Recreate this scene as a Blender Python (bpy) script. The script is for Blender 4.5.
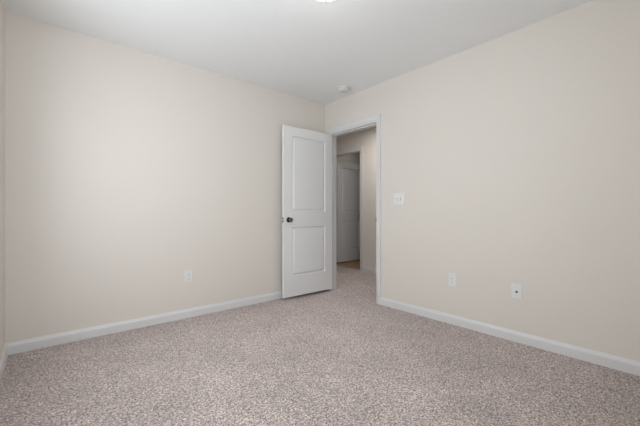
import bpy, bmesh, math
from mathutils import Vector, Matrix

C = bpy.context.scene
COL = C.collection
for o in list(bpy.data.objects):
    bpy.data.objects.remove(o)

# ------------------------------------------------------------------ camera
cam_d = bpy.data.cameras.new('camera')
cam_d.sensor_width = 36.0
cam_d.lens = 318.0 / 640.0 * 36.0
cam_d.clip_start = 0.02
cam = bpy.data.objects.new('camera', cam_d)
COL.objects.link(cam)
cam.location = (-2.791, -3.162, 1.008)
cam.rotation_euler = (math.radians(90), 0, math.radians(-40.55))
C.camera = cam

# ------------------------------------------------------------------ world, daylight, exposure
C.view_settings.view_transform = 'Standard'
C.view_settings.look = 'None'
C.view_settings.gamma = 1.0
C.view_settings.use_curve_mapping = False
C.view_settings.exposure = 1.09
C.cycles.max_bounces = 12
C.cycles.diffuse_bounces = 8
C.cycles.use_denoising = True
C.cycles.sample_clamp_indirect = 6.0

SKY = 3.3           # brightness of the overcast sky outside the window
LAMP = 9.0          # glow of the frosted bowl on the ceiling
HALL = 5.6           # watts of an unseen light added to brighten the hallway
FAR = 0.42           # watts of an unseen light added past the hallway, for the far door

W = bpy.data.worlds.new('world')
C.world = W
W.use_nodes = True
bg = W.node_tree.nodes['Background']
bg.inputs['Color'].default_value = (0.91, 0.965, 1.0, 1)
bg.inputs['Strength'].default_value = SKY

# room numbers (metres): the corner in the photo is the origin, the room lies at x<0, y<0
RX, RY, H, T = -3.02, -3.41, 2.44, 0.115
YJ0, YJ1 = -0.871, -0.097           # bedroom doorway between its two jambs
DH = 2.026                          # doorway height
OH = 2.105                          # height of the doorway across the hallway
HX = 1.39                           # hallway's far wall
OY0, OY1 = 0.64, 1.42               # doorway in the hallway's far wall
WY0, WY1, WZ0, WZ1 = -2.15, -0.65, 0.75, 2.1   # bedroom window in the left wall, out of the frame
WX0, WX1 = -2.93, -1.78               # second window, same height, in the front wall

def portal(width, loc, rz):
    d = bpy.data.lights.new('window_portal', 'AREA')
    d.shape = 'RECTANGLE'
    d.size, d.size_y = width, WZ1 - WZ0
    d.cycles.is_portal = True
    o = bpy.data.objects.new('window_portal', d)
    COL.objects.link(o)
    o.location = loc
    o.rotation_euler = (math.radians(90), 0, rz)   # its -Z points into the room


portal(WY1 - WY0, (RX - T - 0.02, (WY0 + WY1) / 2, (WZ0 + WZ1) / 2), math.radians(-90))
portal(WX1 - WX0, ((WX0 + WX1) / 2, RY - T - 0.02, (WZ0 + WZ1) / 2), 0.0)

hl_d = bpy.data.lights.new('hallway_fill_light', 'AREA')  # fill added under the hallway ceiling, out of view
hl_d.shape = 'DISK'
hl_d.size = 0.3
hl_d.energy = HALL
hl_d.color = (1.0, 0.965, 0.94)
hl = bpy.data.objects.new('hallway_fill_light', hl_d)
COL.objects.link(hl)
hl.location = (0.70, -0.02, H - 0.02)

fl_d = bpy.data.lights.new('far_room_fill_light', 'AREA')  # fill added out of view, grazing the far door from above
fl_d.shape = 'DISK'
fl_d.size = 0.3
fl_d.energy = FAR
fl_d.color = (1.0, 0.94, 0.88)
fl = bpy.data.objects.new('far_room_fill_light', fl_d)
COL.objects.link(fl)
fl.location = (1.95, 1.12, H - 0.02)


# ------------------------------------------------------------------ materials
def mat(name, col, rough=0.5, metal=0.0, bump=None, spec=0.5):
    m = bpy.data.materials.new(name)
    m.use_nodes = True
    nt = m.node_tree
    b = nt.nodes['Principled BSDF']
    b.inputs['Base Color'].default_value = (*col, 1)
    b.inputs['Roughness'].default_value = rough
    b.inputs['Metallic'].default_value = metal
    b.inputs['Specular IOR Level'].default_value = spec
    if bump:
        scale, strength, dist = bump
        tc = nt.nodes.new('ShaderNodeTexCoord')
        n = nt.nodes.new('ShaderNodeTexNoise')
        n.inputs['Scale'].default_value = scale
        n.inputs['Detail'].default_value = 3
        bp = nt.nodes.new('ShaderNodeBump')
        bp.inputs['Strength'].default_value = strength
        bp.inputs['Distance'].default_value = dist
        nt.links.new(tc.outputs['Object'], n.inputs['Vector'])
        nt.links.new(n.outputs['Fac'], bp.inputs['Height'])
        nt.links.new(bp.outputs['Normal'], b.inputs['Normal'])
    return m


M_WALL = mat('wall_paint', (0.70, 0.663, 0.617), 0.62, bump=(260, 0.12, 0.002), spec=0.35)
M_CEIL = mat('ceiling_paint', (0.83, 0.845, 0.86), 0.8, bump=(180, 0.15, 0.002), spec=0.2)
M_TRIM = mat('trim_paint', (0.68, 0.685, 0.69), 0.35)
M_DOOR = mat('door_paint', (0.755, 0.762, 0.772), 0.38, bump=(300, 0.05, 0.001))
M_PLATE = mat('white_plastic', (0.74, 0.745, 0.75), 0.32)
M_DARK = mat('dark_slot', (0.03, 0.03, 0.03), 0.6)
M_NICKEL = mat('dark_nickel', (0.15, 0.145, 0.14), 0.27, 1.0)
M_STEEL = mat('satin_steel', (0.72, 0.72, 0.71), 0.42, 1.0)
M_VINYL = mat('detector_plastic', (0.66, 0.66, 0.655), 0.4)


def carpet_material():
    m = bpy.data.materials.new('carpet')
    m.use_nodes = True
    nt = m.node_tree
    L = nt.links.new
    N = nt.nodes.new
    b = nt.nodes['Principled BSDF']
    b.inputs['Roughness'].default_value = 1.0
    b.inputs['Specular IOR Level'].default_value = 0.05
    b.inputs['Sheen Weight'].default_value = 0.15
    b.inputs['Sheen Roughness'].default_value = 0.6
    tc = N('ShaderNodeTexCoord')
    # yarn flecks: two scales of noise in three yarn colours
    n1 = N('ShaderNodeTexNoise')
    n1.inputs['Scale'].default_value = 110
    n1.inputs['Detail'].default_value = 5
    n1.inputs['Roughness'].default_value = 0.8
    L(tc.outputs['Object'], n1.inputs['Vector'])
    r1 = N('ShaderNodeValToRGB')
    e = r1.color_ramp.elements
    e[0].position, e[0].color = 0.38, (0.035, 0.028, 0.026, 1)
    e[1].position, e[1].color = 0.60, (0.74, 0.645, 0.618, 1)
    mid = r1.color_ramp.elements.new(0.48)
    mid.color = (0.455, 0.381, 0.358, 1)
    L(n1.outputs['Fac'], r1.inputs['Fac'])
    # broad trodden / brushed patches in the pile
    n2 = N('ShaderNodeTexNoise')
    n2.inputs['Scale'].default_value = 2.6
    n2.inputs['Detail'].default_value = 3
    L(tc.outputs['Object'], n2.inputs['Vector'])
    r2 = N('ShaderNodeMapRange')
    r2.inputs['From Min'].default_value = 0.3
    r2.inputs['From Max'].default_value = 0.7
    r2.inputs['To Min'].default_value = 0.90
    r2.inputs['To Max'].default_value = 1.08
    L(n2.outputs['Fac'], r2.inputs['Value'])
    mx = N('ShaderNodeMix')
    mx.data_type = 'RGBA'
    mx.blend_type = 'MULTIPLY'
    mx.inputs['Factor'].default_value = 1.0
    L(r1.outputs['Color'], mx.inputs['A'])
    L(r2.outputs['Result'], mx.inputs['B'])
    # tufts, each with its own shade of yarn
    v = N('ShaderNodeTexVoronoi')
    v.inputs['Scale'].default_value = 118
    L(tc.outputs['Object'], v.inputs['Vector'])
    sp = N('ShaderNodeSeparateColor')
    L(v.outputs['Color'], sp.inputs['Color'])
    r3 = N('ShaderNodeMapRange')
    r3.inputs['To Min'].default_value = 0.57
    r3.inputs['To Max'].default_value = 1.39
    L(sp.outputs['Red'], r3.inputs['Value'])
    m2 = N('ShaderNodeMix')
    m2.data_type = 'RGBA'
    m2.blend_type = 'MULTIPLY'
    m2.inputs['Factor'].default_value = 1.0
    L(mx.outputs['Result'], m2.inputs['A'])
    L(r3.outputs['Result'], m2.inputs['B'])
    L(m2.outputs['Result'], b.inputs['Base Color'])
    ma = N('ShaderNodeMath')
    ma.operation = 'SUBTRACT'
    L(n1.outputs['Fac'], ma.inputs[0])
    sc = N('ShaderNodeMath')
    sc.operation = 'MULTIPLY'
    sc.inputs[1].default_value = 0.2
    L(v.outputs['Distance'], sc.inputs[0])
    L(sc.outputs[0], ma.inputs[1])
    bp = N('ShaderNodeBump')
    bp.inputs['Strength'].default_value = 0.6
    bp.inputs['Distance'].default_value = 0.012
    L(ma.outputs[0], bp.inputs['Height'])
    L(bp.outputs['Normal'], b.inputs['Normal'])
    return m


def plank_material():
    m = bpy.data.materials.new('brown_plank')
    m.use_nodes = True
    nt = m.node_tree
    L = nt.links.new
    b = nt.nodes['Principled BSDF']
    b.inputs['Roughness'].default_value = 0.45
    tc = nt.nodes.new('ShaderNodeTexCoord')
    mp = nt.nodes.new('ShaderNodeMapping')
    mp.inputs['Scale'].default_value = (12, 1.5, 1)
    n = nt.nodes.new('ShaderNodeTexNoise')
    n.inputs['Scale'].default_value = 3
    n.inputs['Detail'].default_value = 5
    r = nt.nodes.new('ShaderNodeValToRGB')
    r.color_ramp.elements[0].color = (0.27, 0.15, 0.085, 1)
    r.color_ramp.elements[0].position = 0.35
    r.color_ramp.elements[1].color = (0.46, 0.285, 0.175, 1)
    r.color_ramp.elements[1].position = 0.7
    L(tc.outputs['Object'], mp.inputs['Vector'])
    L(mp.outputs['Vector'], n.inputs['Vector'])
    L(n.outputs['Fac'], r.inputs['Fac'])
    L(r.outputs['Color'], b.inputs['Base Color'])
    return m


def bowl_material():
    m = bpy.data.materials.new('frosted_glass_bowl')
    m.use_nodes = True
    b = m.node_tree.nodes['Principled BSDF']
    b.inputs['Base Color'].default_value = (0.9, 0.9, 0.88, 1)
    b.inputs['Emission Color'].default_value = (1.0, 0.985, 0.96, 1)
    b.inputs['Emission Strength'].default_value = LAMP
    return m


def pane_material():
    m = bpy.data.materials.new('window_glass')
    m.use_nodes = True
    nt = m.node_tree
    nt.nodes.remove(nt.nodes['Principled BSDF'])
    tr = nt.nodes.new('ShaderNodeBsdfTransparent')
    gl = nt.nodes.new('ShaderNodeBsdfGlossy')
    gl.inputs['Roughness'].default_value = 0.02
    mx = nt.nodes.new('ShaderNodeMixShader')
    mx.inputs[0].default_value = 0.07
    nt.links.new(tr.outputs[0], mx.inputs[1])
    nt.links.new(gl.outputs[0], mx.inputs[2])
    nt.links.new(mx.outputs[0], nt.nodes['Material Output'].inputs['Surface'])
    return m


M_CARPET = carpet_material()
M_PLANK = plank_material()
M_BOWL = bowl_material()
M_PANE = pane_material()


# ------------------------------------------------------------------ helpers
def build(name, bm, m, parent=None, smooth=False):
    bmesh.ops.recalc_face_normals(bm, faces=bm.faces[:])
    me = bpy.data.meshes.new(name)
    bm.to_mesh(me)
    bm.free()
    me.materials.append(m)
    if smooth:
        for p in me.polygons:
            p.use_smooth = True
    o = bpy.data.objects.new(name, me)
    COL.objects.link(o)
    if parent is not None:
        o.parent = parent
    return o


def box(bm, x0, x1, y0, y1, z0, z1, bevel=0.0):
    vs = [bm.verts.new((x, y, z)) for x in (x0, x1) for y in (y0, y1) for z in (z0, z1)]
    fs = [(0, 1, 3, 2), (4, 6, 7, 5), (0, 4, 5, 1), (2, 3, 7, 6), (0, 2, 6, 4), (1, 5, 7, 3)]
    faces = [bm.faces.new([vs[i] for i in f]) for f in fs]
    if bevel:
        es = list({e for f in faces for e in f.edges})
        bmesh.ops.bevel(bm, geom=es, offset=bevel, segments=2, profile=0.5, affect='EDGES')


def lathe(bm, prof, n=40, mtx=None):
    """Turn the outline [(radius, height)] about Z; radius 0 makes a tip."""
    rings = []
    for r, z in prof:
        if r <= 1e-6:
            rings.append([bm.verts.new((0, 0, z))])
        else:
            rings.append([bm.verts.new((r * math.cos(2 * math.pi * k / n), r * math.sin(2 * math.pi * k / n), z)) for k in range(n)])
    for a, b in zip(rings, rings[1:]):
        for k in range(n):
            q = [a[k % len(a)], a[(k + 1) % len(a)], b[(k + 1) % len(b)], b[k % len(b)]]
            u = []
            for v in q:
                if v not in u:
                    u.append(v)
            if len(u) > 2:
                bm.faces.new(u)
    if mtx is not None:
        bmesh.ops.transform(bm, matrix=mtx, verts=[v for r in rings for v in r])


def empty(name, loc=(0, 0, 0), rotz=0.0):
    o = bpy.data.objects.new(name, None)
    o.empty_display_size = 0.05
    COL.objects.link(o)
    o.location = loc
    o.rotation_euler = (0, 0, rotz)
    return o


def tag(o, label, cat, group=None, kind=None):
    o['label'] = label
    o['category'] = cat
    if group:
        o['group'] = group
    if kind:
        o['kind'] = kind
    return o


def structure(o, label, cat):
    return tag(o, label, cat, kind='structure')


# ------------------------------------------------------------------ the room shell
F0 = -0.06
bm = bmesh.new()
box(bm, RX, HX + 0.03, RY, 3.2, F0, 0.0)
structure(build('floor', bm, M_CARPET), 'speckled beige cut-pile carpet over the bedroom and hallway floor', 'floor')

bm = bmesh.new()
box(bm, HX + 0.03, 3.6, -0.6, 3.2, F0, 0.0)
structure(build('floor_beyond', bm, M_PLANK), 'brown hard floor seen through the far hallway doorway', 'floor')

bm = bmesh.new()
box(bm, RX - T, 3.7, RY - T, 3.2 + T, H, H + 0.1)
structure(build('ceiling', bm, M_CEIL), 'smooth pale grey-white ceiling over the bedroom', 'ceiling')

bm = bmesh.new()
box(bm, RX - T, RX, RY - T, WY0, F0, H)
box(bm, RX - T, RX, WY1, T, F0, H)
box(bm, RX - T, RX, WY0, WY1, F0, WZ0)
box(bm, RX - T, RX, WY0, WY1, WZ1, H)
structure(build('wall_left', bm, M_WALL), 'narrow sliver of cream wall at the very left of the view', 'wall')

bm = bmesh.new()
box(bm, RX, 0.0, 0.0, T, F0, H)
structure(build('wall_back', bm, M_WALL), 'cream wall behind the open white door with one outlet', 'wall')

bm = bmesh.new()      # wall with the doorway
box(bm, 0.0, T, RY - T, YJ0 - 0.02, F0, H)
box(bm, 0.0, T, YJ0 - 0.02, YJ1 + 0.02, DH + 0.02, H)
box(bm, 0.0, T, YJ1 + 0.02, 3.2, F0, H)
structure(build('wall_right', bm, M_WALL), 'long cream wall with the doorway, the switch and two low plates', 'wall')

bm = bmesh.new()      # wall behind the camera
box(bm, RX, WX0, RY - T, RY, F0, H)
box(bm, WX1, 0.0, RY - T, RY, F0, H)
box(bm, WX0, WX1, RY - T, RY, F0, WZ0)
box(bm, WX0, WX1, RY - T, RY, WZ1, H)
structure(build('wall_front', bm, M_WALL), 'cream wall facing the open door, behind the view', 'wall')

bm = bmesh.new()      # hallway far wall with its doorway
box(bm, HX, HX + T, RY - T, OY0 - 0.02, F0, H)
box(bm, HX, HX + T, OY0 - 0.02, OY1 + 0.02, OH + 0.02, H)
box(bm, HX, HX + T, OY1 + 0.02, 3.2, F0, H)
structure(build('wall_hallway', bm, M_WALL), 'shaded cream hallway wall seen through the bedroom doorway', 'wall')

bm = bmesh.new()
box(bm, T, HX, -2.6 - T, -2.6, F0, H)
structure(build('wall_hallway_near', bm, M_WALL), 'cream end wall of the hallway out of sight beside the bedroom', 'wall')
bm = bmesh.new()
box(bm, T, 3.6, 3.2, 3.2 + T, F0, H)
structure(build('wall_hallway_end', bm, M_WALL), 'cream end wall at the far end of the hallway', 'wall')
bm = bmesh.new()
box(bm, 3.6, 3.6 + T, -0.6, 3.2, F0, H)
structure(build('wall_beyond', bm, M_WALL), 'cream wall at the far side of the room past the hallway', 'wall')
bm = bmesh.new()
box(bm, HX + T, 3.6, 1.56, 1.66, F0, H)
structure(build('wall_beyond_far', bm, M_WALL), 'dim cream wall just behind the far grey door', 'wall')
bm = bmesh.new()
box(bm, HX + T, 3.6, -0.6 - T, -0.6, F0, H)
structure(build('wall_beyond_near', bm, M_WALL), 'cream side wall of the room past the hallway', 'wall')

# windows out of the frame: casing, sashes, panes
def window(name, loc, rz, w2, label, mullion):
    win = empty(name, loc, rz)
    structure(win, label, 'window')
    wh = WZ1 - WZ0
    bm = bmesh.new()
    for s in (-1, 1):
        box(bm, min(s * w2, s * (w2 - 0.04)), max(s * w2, s * (w2 - 0.04)), -T, 0.0, 0, wh)
    if mullion:
        box(bm, -0.04, 0.04, -T, 0.0, 0.0, wh)
    box(bm, -w2 + 0.04, w2 - 0.04, -T, 0.0, wh - 0.04, wh)
    build('frame', bm, M_TRIM, win)
    bm = bmesh.new()
    box(bm, -w2 - 0.02, w2 + 0.02, 0.0, 0.012, -0.05, 0.015, 0.003)
    box(bm, -w2 + 0.04, w2 - 0.04, -T, 0.0, -0.005, 0.015)
    build('sill', bm, M_TRIM, win)
    for x0, x1 in (((-w2 + 0.04, -0.04), (0.04, w2 - 0.04)) if mullion else ((-w2 + 0.04, w2 - 0.04),)):
        for z0, z1, yy in ((0.02, wh / 2 + 0.02, -0.06), (wh / 2 - 0.02, wh - 0.04, -0.09)):
            bm = bmesh.new()
            box(bm, x0, x0 + 0.035, yy - 0.015, yy + 0.015, z0, z1)
            box(bm, x1 - 0.035, x1, yy - 0.015, yy + 0.015, z0, z1)
            box(bm, x0 + 0.035, x1 - 0.035, yy - 0.015, yy + 0.015, z0, z0 + 0.035)
            box(bm, x0 + 0.035, x1 - 0.035, yy - 0.015, yy + 0.015, z1 - 0.035, z1)
            sash = build('sash', bm, M_TRIM, win)
            bm = bmesh.new()
            box(bm, x0 + 0.035, x1 - 0.035, yy - 0.003, yy + 0.003, z0 + 0.035, z1 - 0.035)
            build('pane', bm, M_PANE, sash)


window('window_1', (RX, (WY0 + WY1) / 2, WZ0), math.radians(-90), (WY1 - WY0) / 2, 'white double sash window in the left wall', True)
window('window_2', ((WX0 + WX1) / 2, RY, WZ0), 0.0, (WX1 - WX0) / 2, 'white single sash window facing the open door', False)

# ------------------------------------------------------------------ trim
BASE = [(0.0, 0.0), (0.0145, 0.0), (0.0145, 0.058), (0.0125, 0.066), (0.0085, 0.074), (0.006, 0.083), (0.0, 0.083)]


def baseboard(name, p0, p1, nrm, label, m0=0.0, m1=0.0):
    """Baseboard from p0 to p1 (xy) with its back on the wall; nrm points into the room; m0, m1 mitre the ends (1 inside corner)."""
    bm = bmesh.new()
    p0, p1, nrm = Vector((*p0, 0)), Vector((*p1, 0)), Vector((*nrm, 0))
    d = (p1 - p0).normalized()
    ends = []
    for p, s, mi in ((p0, 1, m0), (p1, -1, m1)):
        ends.append([bm.verts.new(p + nrm * t + d * s * mi * t + Vector((0, 0, z))) for t, z in BASE])
    n = len(BASE)
    for k in range(n):
        bm.faces.new([ends[0][k], ends[0][(k + 1) % n], ends[1][(k + 1) % n], ends[1][k]])
    bm.faces.new(ends[0])
    bm.faces.new(ends[1][::-1])
    return structure(build(name, bm, M_TRIM), label, 'baseboard')


CW = 0.060     # casing width
baseboard('baseboard_back', (RX, 0), (0, 0), (0, -1), 'white baseboard along the wall behind the open door', 1, 0)
baseboard('baseboard_left', (RX, RY), (RX, 0), (1, 0), 'short white baseboard piece at the left edge of the view', 1, 1)
baseboard('baseboard_right', (0, RY), (0, YJ0 - 0.005 - CW), (-1, 0), 'long white baseboard under the two low wall plates', 1, 0)
baseboard('baseboard_front', (RX, RY), (0, RY), (0, 1), 'white baseboard along the wall facing the open door', 1, 1)
baseboard('baseboard_hallway', (HX, -2.6), (HX, OY0 - 0.005 - CW), (-1, 0), 'short white baseboard in the hallway past the doorway')

# casing profile: (outwards from the opening, off the wall)
CAS = [(0.0, 0.0), (0.0, 0.008), (0.004, 0.0105), (0.018, 0.0115), (0.030, 0.0125), (0.040, 0.016), (0.052, 0.0175), (CW, 0.0165), (CW, 0.0)]


def casing(bm, x, sgn, y0, y1, zt, lim=1.0):
    """U of casing on the wall plane x (proud along sgn*x) round the opening y0..y1 with its head at zt; lim trims the y1 leg where a corner is tight."""
    rows = []
    for u, v in CAS:
        X = x + sgn * v
        rows.append([bm.verts.new(p) for p in ((X, y0 - u, 0), (X, y0 - u, zt + u), (X, y1 + min(u, lim), zt + u), (X, y1 + min(u, lim), 0))])
    n = len(rows)
    for k in range(n):
        a, b = rows[k], rows[(k + 1) % n]
        for j in range(3):
            bm.faces.new([a[j], a[j + 1], b[j + 1], b[j]])
    bm.faces.new([r[0] for r in rows])
    bm.faces.new([r[3] for r in rows][::-1])


def doorway(name, label, x0, y0, y1, zt, stop_x, lims=(1.0, 1.0)):
    """Jambs, head and stop lining the opening y0..y1 in the wall x0..x0+T, with casings on its two faces."""
    root = empty(name, (0, 0, 0))
    structure(root, label, 'door frame')
    for a, b in ((y0 - 0.018, y0), (y1, y1 + 0.018)):
        bm = bmesh.new()
        box(bm, x0 - 0.001, x0 + T + 0.001, a, b, 0, zt + 0.018)
        build('jamb', bm, M_TRIM, root)
    bm = bmesh.new()
    box(bm, x0 - 0.001, x0 + T + 0.001, y0, y1, zt, zt + 0.018)
    build('head_jamb', bm, M_TRIM, root)
    bm = bmesh.new()
    box(bm, stop_x, stop_x + 0.034, y0, y0 + 0.011, 0, zt - 0.011)
    box(bm, stop_x, stop_x + 0.034, y1 - 0.011, y1, 0, zt - 0.011)
    box(bm, stop_x, stop_x + 0.034, y0, y1, zt - 0.011, zt)
    build('stop_frame', bm, M_TRIM, root)
    for lim, x, s in ((lims[0], x0, -1), (lims[1], x0 + T, 1)):
        bm = bmesh.new()
        casing(bm, x, s, y0 - 0.005, y1 + 0.005, zt + 0.017, lim)
        build('casing', bm, M_TRIM, root)
    return root


fr1 = doorway('trim_1', 'white casing and jambs round the bedroom doorway', 0.0, YJ0, YJ1, DH, 0.038, (0.034, 1.0))
bm = bmesh.new()                                              # strike plate on the latch-side jamb, lip folded to the room
box(bm, -0.004, 0.030, YJ0 + 0.0003, YJ0 + 0.0022, 0.905, 0.962)
box(bm, -0.009, -0.0012, YJ0 - 0.006, YJ0 + 0.0022, 0.915, 0.952)
sp = build('strike_plate', bm, M_NICKEL, fr1)
sp['label'] = 'small dark metal strike plate'

fr2 = doorway('trim_2', 'white casing round the far doorway across the hallway', HX, OY0, OY1, OH, HX + 0.045)

# ------------------------------------------------------------------ doors
GRV = [(0.0, 0.0), (0.0015, 0.003), (0.008, 0.0155), (0.013, 0.0155), (0.033, 0.0020), (0.037, 0.0015)]   # (inwards, depth)


def panel_mesh(bm, x0, x1, z0, z1, t):
    """A moulded raised panel filling x0..x1, z0..z1 of a leaf of thickness t (its faces at y=0 and y=t)."""
    for face in (0, 1):
        loops = []
        for u, d in GRV:
            y = d if face == 0 else t - d
            loops.append([bm.verts.new(p) for p in ((x0 + u, y, z0 + u), (x1 - u, y, z0 + u), (x1 - u, y, z1 - u), (x0 + u, y, z1 - u))])
        for a, b in zip(loops, loops[1:]):
            for k in range(4):
                bm.faces.new([a[k], a[(k + 1) % 4], b[(k + 1) % 4], b[k]])
        bm.faces.new(loops[-1])
        if face == 0:
            first = loops[0]
        else:
            for k in range(4):
                bm.faces.new([first[k], first[(k + 1) % 4], loops[0][(k + 1) % 4], loops[0][k]])


def make_door(name, label, hinge, rotz, w, z0, z1, t=0.035, knob=True):
    """Two-panel leaf: hinge edge at local x=0, free edge at x=-w, visible face at local y=0, other face at y=t."""
    root = empty(name, (*hinge, 0), rotz)
    structure(root, label, 'door')
    st = 0.116
    p_up = (-w + st, -st, 1.026, z1 - 0.110)
    p_lo = (-w + st, -st, z0 + 0.237, 0.845)
    bm = bmesh.new()
    g = 0.0
    box(bm, -w, -w + st, g, t, z0, z1)
    box(bm, -st, 0, g, t, z0, z1)
    for a, b in ((z0, p_lo[2]), (p_lo[3], p_up[2]), (p_up[3], z1)):
        box(bm, -w + st, -st, g, t, a, b)
    bmesh.ops.remove_doubles(bm, verts=bm.verts[:], dist=1e-5)
    build('leaf', bm, M_DOOR, root)
    for p in (p_up, p_lo):
        bm = bmesh.new()
        panel_mesh(bm, *p, t)
        build('panel', bm, M_DOOR, root)
    # knobs on both faces, latch on the free edge
    kx, kz = -w + 0.066, 0.929
    if knob:
        for s, y in ((-1, 0.0), (1, t)):
            R = Matrix.Translation((kx, y, kz)) @ Matrix.Rotation(math.radians(90) * -s, 4, 'X')
            bm = bmesh.new()
            lathe(bm, [(0.0, 0.008), (0.010, 0.008), (0.0095, 0.022), (0.012, 0.028), (0.0215, 0.033), (0.0265, 0.041), (0.0265, 0.049),
                       (0.022, 0.056), (0.012, 0.0595), (0.0, 0.060)], 32, R)
            k = build('knob', bm, M_NICKEL, root, True)
            k['label'] = 'dark metal round knob'
            bm = bmesh.new()
            lathe(bm, [(0.0, 0.0), (0.032, 0.0), (0.032, 0.004), (0.028, 0.009), (0.0, 0.009)], 32, R)
            build('rose', bm, M_NICKEL, k, False)
        bm = bmesh.new()
        box(bm, -w - 0.0015, -w + 0.001, t / 2 - 0.0125, t / 2 + 0.0125, kz - 0.0285, kz + 0.0285)
        lp = build('latch_plate', bm, M_NICKEL, root)
        bm = bmesh.new()
        box(bm, -w - 0.012, -w - 0.0015, t / 2 - 0.007, t / 2 + 0.007, kz - 0.010, kz + 0.010, 0.002)
        lb = build('latch_bolt', bm, M_STEEL, lp)
        lb['label'] = 'bright steel latch bolt'
    for z in (0.25, 1.02, z1 - 0.2):
        bm = bmesh.new()
        lathe(bm, [(0.0, -0.047), (0.0055, -0.047), (0.0055, 0.047), (0.0, 0.047)], 16, Matrix.Translation((0.004, t + 0.004, z)))
        box(bm, 0.0, 0.0015, 0.004, t, z - 0.044, z + 0.044)
        build('hinge', bm, M_NICKEL, root)
    return root


make_door('door_1', 'open white two-panel door with a dark round knob', (0.006, -0.1345), math.radians(-1.0), 0.742, 0.030, 2.02)
# far door, swung into the room past the hallway: mirrored, hinged on the left jamb of its doorway
d2 = make_door('door_2', 'dim grey two-panel door standing past the hallway doorway', (HX + T + 0.09 + 0.752, OY1 - 0.0), 0.0, 0.752, 0.022, 2.03, knob=False)

# ------------------------------------------------------------------ ceiling things
sd = empty('smoke_detector', (-0.214, -0.572, H))
tag(sd, 'round white smoke detector on the ceiling above the doorway', 'smoke detector')
bm = bmesh.new()
lathe(bm, [(0.0, 0.0), (0.069, 0.0), (0.069, -0.010), (0.066, -0.013), (0.0, -0.013)], 48)
build('base_ring', bm, M_VINYL, sd)
bm = bmesh.new()
lathe(bm, [(0.0, -0.012), (0.060, -0.012), (0.062, -0.018), (0.060, -0.032), (0.052, -0.039), (0.020, -0.042), (0.0, -0.042)], 48)
build('cover', bm, M_VINYL, sd, True)
bm = bmesh.new()
lathe(bm, [(0.0, -0.0415), (0.010, -0.0415), (0.010, -0.0445), (0.0, -0.0445)], 24, Matrix.Translation((0.018, 0.006, 0)))
build('test_button', bm, M_PLATE, sd)

cl = empty('ceiling_light', (-1.50, -1.705, H))
tag(cl, 'lit round frosted ceiling light with a small finial, at the top edge', 'ceiling light')
bm = bmesh.new()
lathe(bm, [(0.0, 0.0), (0.150, 0.0), (0.158, -0.010), (0.158, -0.026), (0.150, -0.032), (0.0, -0.032)], 56)
build('mounting_pan', bm, M_STEEL, cl)
prof = [(0.128 * math.cos(a), -0.030 - 0.062 * math.sin(a)) for a in [math.radians(6 * k) for k in range(15)]] + [(0.0, -0.092)]
bm = bmesh.new()
lathe(bm, prof, 56)
build('glass_bowl', bm, M_BOWL, cl, True)
bm = bmesh.new()
lathe(bm, [(0.0, -0.090), (0.012, -0.092), (0.012, -0.101), (0.006, -0.104), (0.006, -0.122), (0.009, -0.127), (0.007, -0.136), (0.0, -0.139)], 20)
build('finial', bm, M_STEEL, cl, True)


# ------------------------------------------------------------------ wall plates (local frame: x along the wall, -y off the wall, z up)
def plate_mesh(w, h, holes=()):
    bm = bmesh.new()
    loops = []
    for u, y in ((0.0, 0.0), (0.0, -0.003), (0.0035, -0.0062), (0.007, -0.0066)):
        loops.append([bm.verts.new((x, y, z)) for x, z in ((-w / 2 + u, -h / 2 + u), (w / 2 - u, -h / 2 + u), (w / 2 - u, h / 2 - u), (-w / 2 + u, h / 2 - u))])
    for a, b in zip(loops, loops[1:]):
        for k in range(4):
            bm.faces.new([a[k], a[(k + 1) % 4], b[(k + 1) % 4], b[k]])
    bm.faces.new(loops[-1])
    bm.faces.new(loops[0])
    return bm


FACE = Matrix.Rotation(math.radians(90), 4, 'X')          # lathe axis Z -> -Y, off the wall


def screw(x, z, parent):
    bm = bmesh.new()
    lathe(bm, [(0.0, 0.0062), (0.0034, 0.0064), (0.0030, 0.0078), (0.0, 0.0082)], 14, Matrix.Translation((x, 0, z)) @ FACE)
    s = build('screw', bm, M_PLATE, parent, True)
    bm = bmesh.new()
    box(bm, x - 0.0026, x + 0.0026, -0.0085, -0.0078, z - 0.0004, z + 0.0004)
    build('slot', bm, M_DARK, s)


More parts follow.
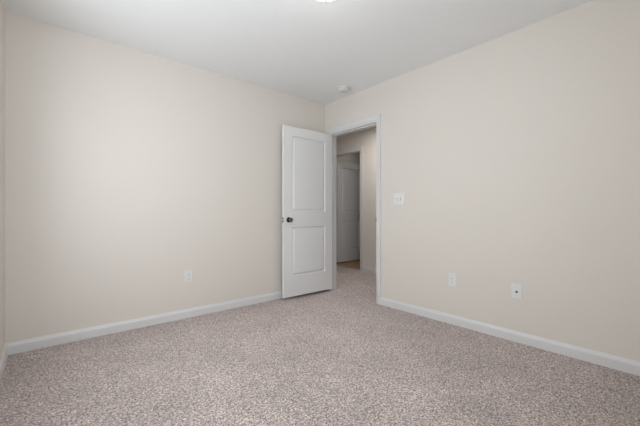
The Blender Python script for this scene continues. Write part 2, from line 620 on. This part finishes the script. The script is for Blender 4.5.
def make_outlet(label, loc, rotz):
    root = empty('wall_outlet', loc, rotz)
    tag(root, label, 'outlet', 'duplex outlets low on the walls')
    build('cover_plate', plate_mesh(0.074, 0.118), M_PLATE, root)
    for zc in (0.0195, -0.0195):
        bm = bmesh.new()
        n = 28
        top, bot = [], []
        for k in range(n):
            a = 2 * math.pi * k / n
            x, z = 0.0172 * math.cos(a), 0.0172 * math.sin(a)
            z = max(-0.0143, min(0.0143, z))
            top.append(bm.verts.new((x, -0.0092, zc + z)))
            bot.append(bm.verts.new((x * 1.03, -0.006, zc + z * 1.03)))
        bm.faces.new(top)
        bm.faces.new(bot)
        for k in range(n):
            bm.faces.new([top[k], top[(k + 1) % n], bot[(k + 1) % n], bot[k]])
        r = build('receptacle', bm, M_PLATE, root)
        bm = bmesh.new()
        box(bm, -0.0075, -0.0053, -0.0096, -0.0088, zc - 0.0015, zc + 0.0068)
        box(bm, 0.0053, 0.0075, -0.0096, -0.0088, zc - 0.0005, zc + 0.0062)
        lathe(bm, [(0.0, 0.0088), (0.0027, 0.0088), (0.0027, 0.0096), (0.0, 0.0096)], 14, Matrix.Translation((0, 0, zc - 0.0072)) @ FACE)
        build('slot', bm, M_DARK, r)
    screw(0, 0, root)
    return root


R90 = math.radians(-90)         # plates on the doorway wall face -x
make_outlet('white outlet on the wall behind the door, left of the knob', (-1.757, 0.0, 0.395), 0.0)
make_outlet('white outlet on the doorway wall, below the light switch', (0.0, -1.75, 0.400), R90)

sw = empty('light_switch', (0.0, -1.1705, 1.153), R90)
tag(sw, 'square white double light switch beside the doorway', 'light switch')
build('cover_plate', plate_mesh(0.124, 0.126), M_PLATE, sw)
for i, x in enumerate((-0.023, 0.023)):
    bm = bmesh.new()
    box(bm, x - 0.0052, x + 0.0052, -0.0072, -0.0060, -0.012, 0.012)
    build('toggle_slot', bm, M_DARK, sw)['label'] = 'thin dark slot round the toggle'
    bm = bmesh.new()
    box(bm, x - 0.0042, x + 0.0042, -0.020, -0.0062, -0.006, 0.006, 0.0012)
    bmesh.ops.rotate(bm, verts=bm.verts[:], cent=(x, -0.006, 0), matrix=Matrix.Rotation(math.radians(24 if i == 0 else -24), 3, 'X'))
    build('toggle', bm, M_PLATE, sw)
    for z in (0.030, -0.030):
        screw(x, z, sw)

cp = empty('cable_wall_plate', (0.0, -2.272, 0.391), R90)
tag(cp, 'white wall plate with a dark round cable jack, low on the wall', 'cable jack')
build('cover_plate', plate_mesh(0.074, 0.118), M_PLATE, cp)
bm = bmesh.new()
lathe(bm, [(0.0, 0.0062), (0.0085, 0.0064), (0.0085, 0.0088), (0.0062, 0.0092), (0.0062, 0.015), (0.0, 0.015)], 6 * 4, FACE)
cn = build('connector', bm, M_NICKEL, cp)
cn['label'] = 'dark threaded cable connector'
bm = bmesh.new()
lathe(bm, [(0.0, 0.0148), (0.0042, 0.0148), (0.0042, 0.0153), (0.0, 0.0153)], 16, FACE)
build('socket_hole', bm, M_DARK, cn)
screw(0, 0.042, cp)
screw(0, -0.042, cp)
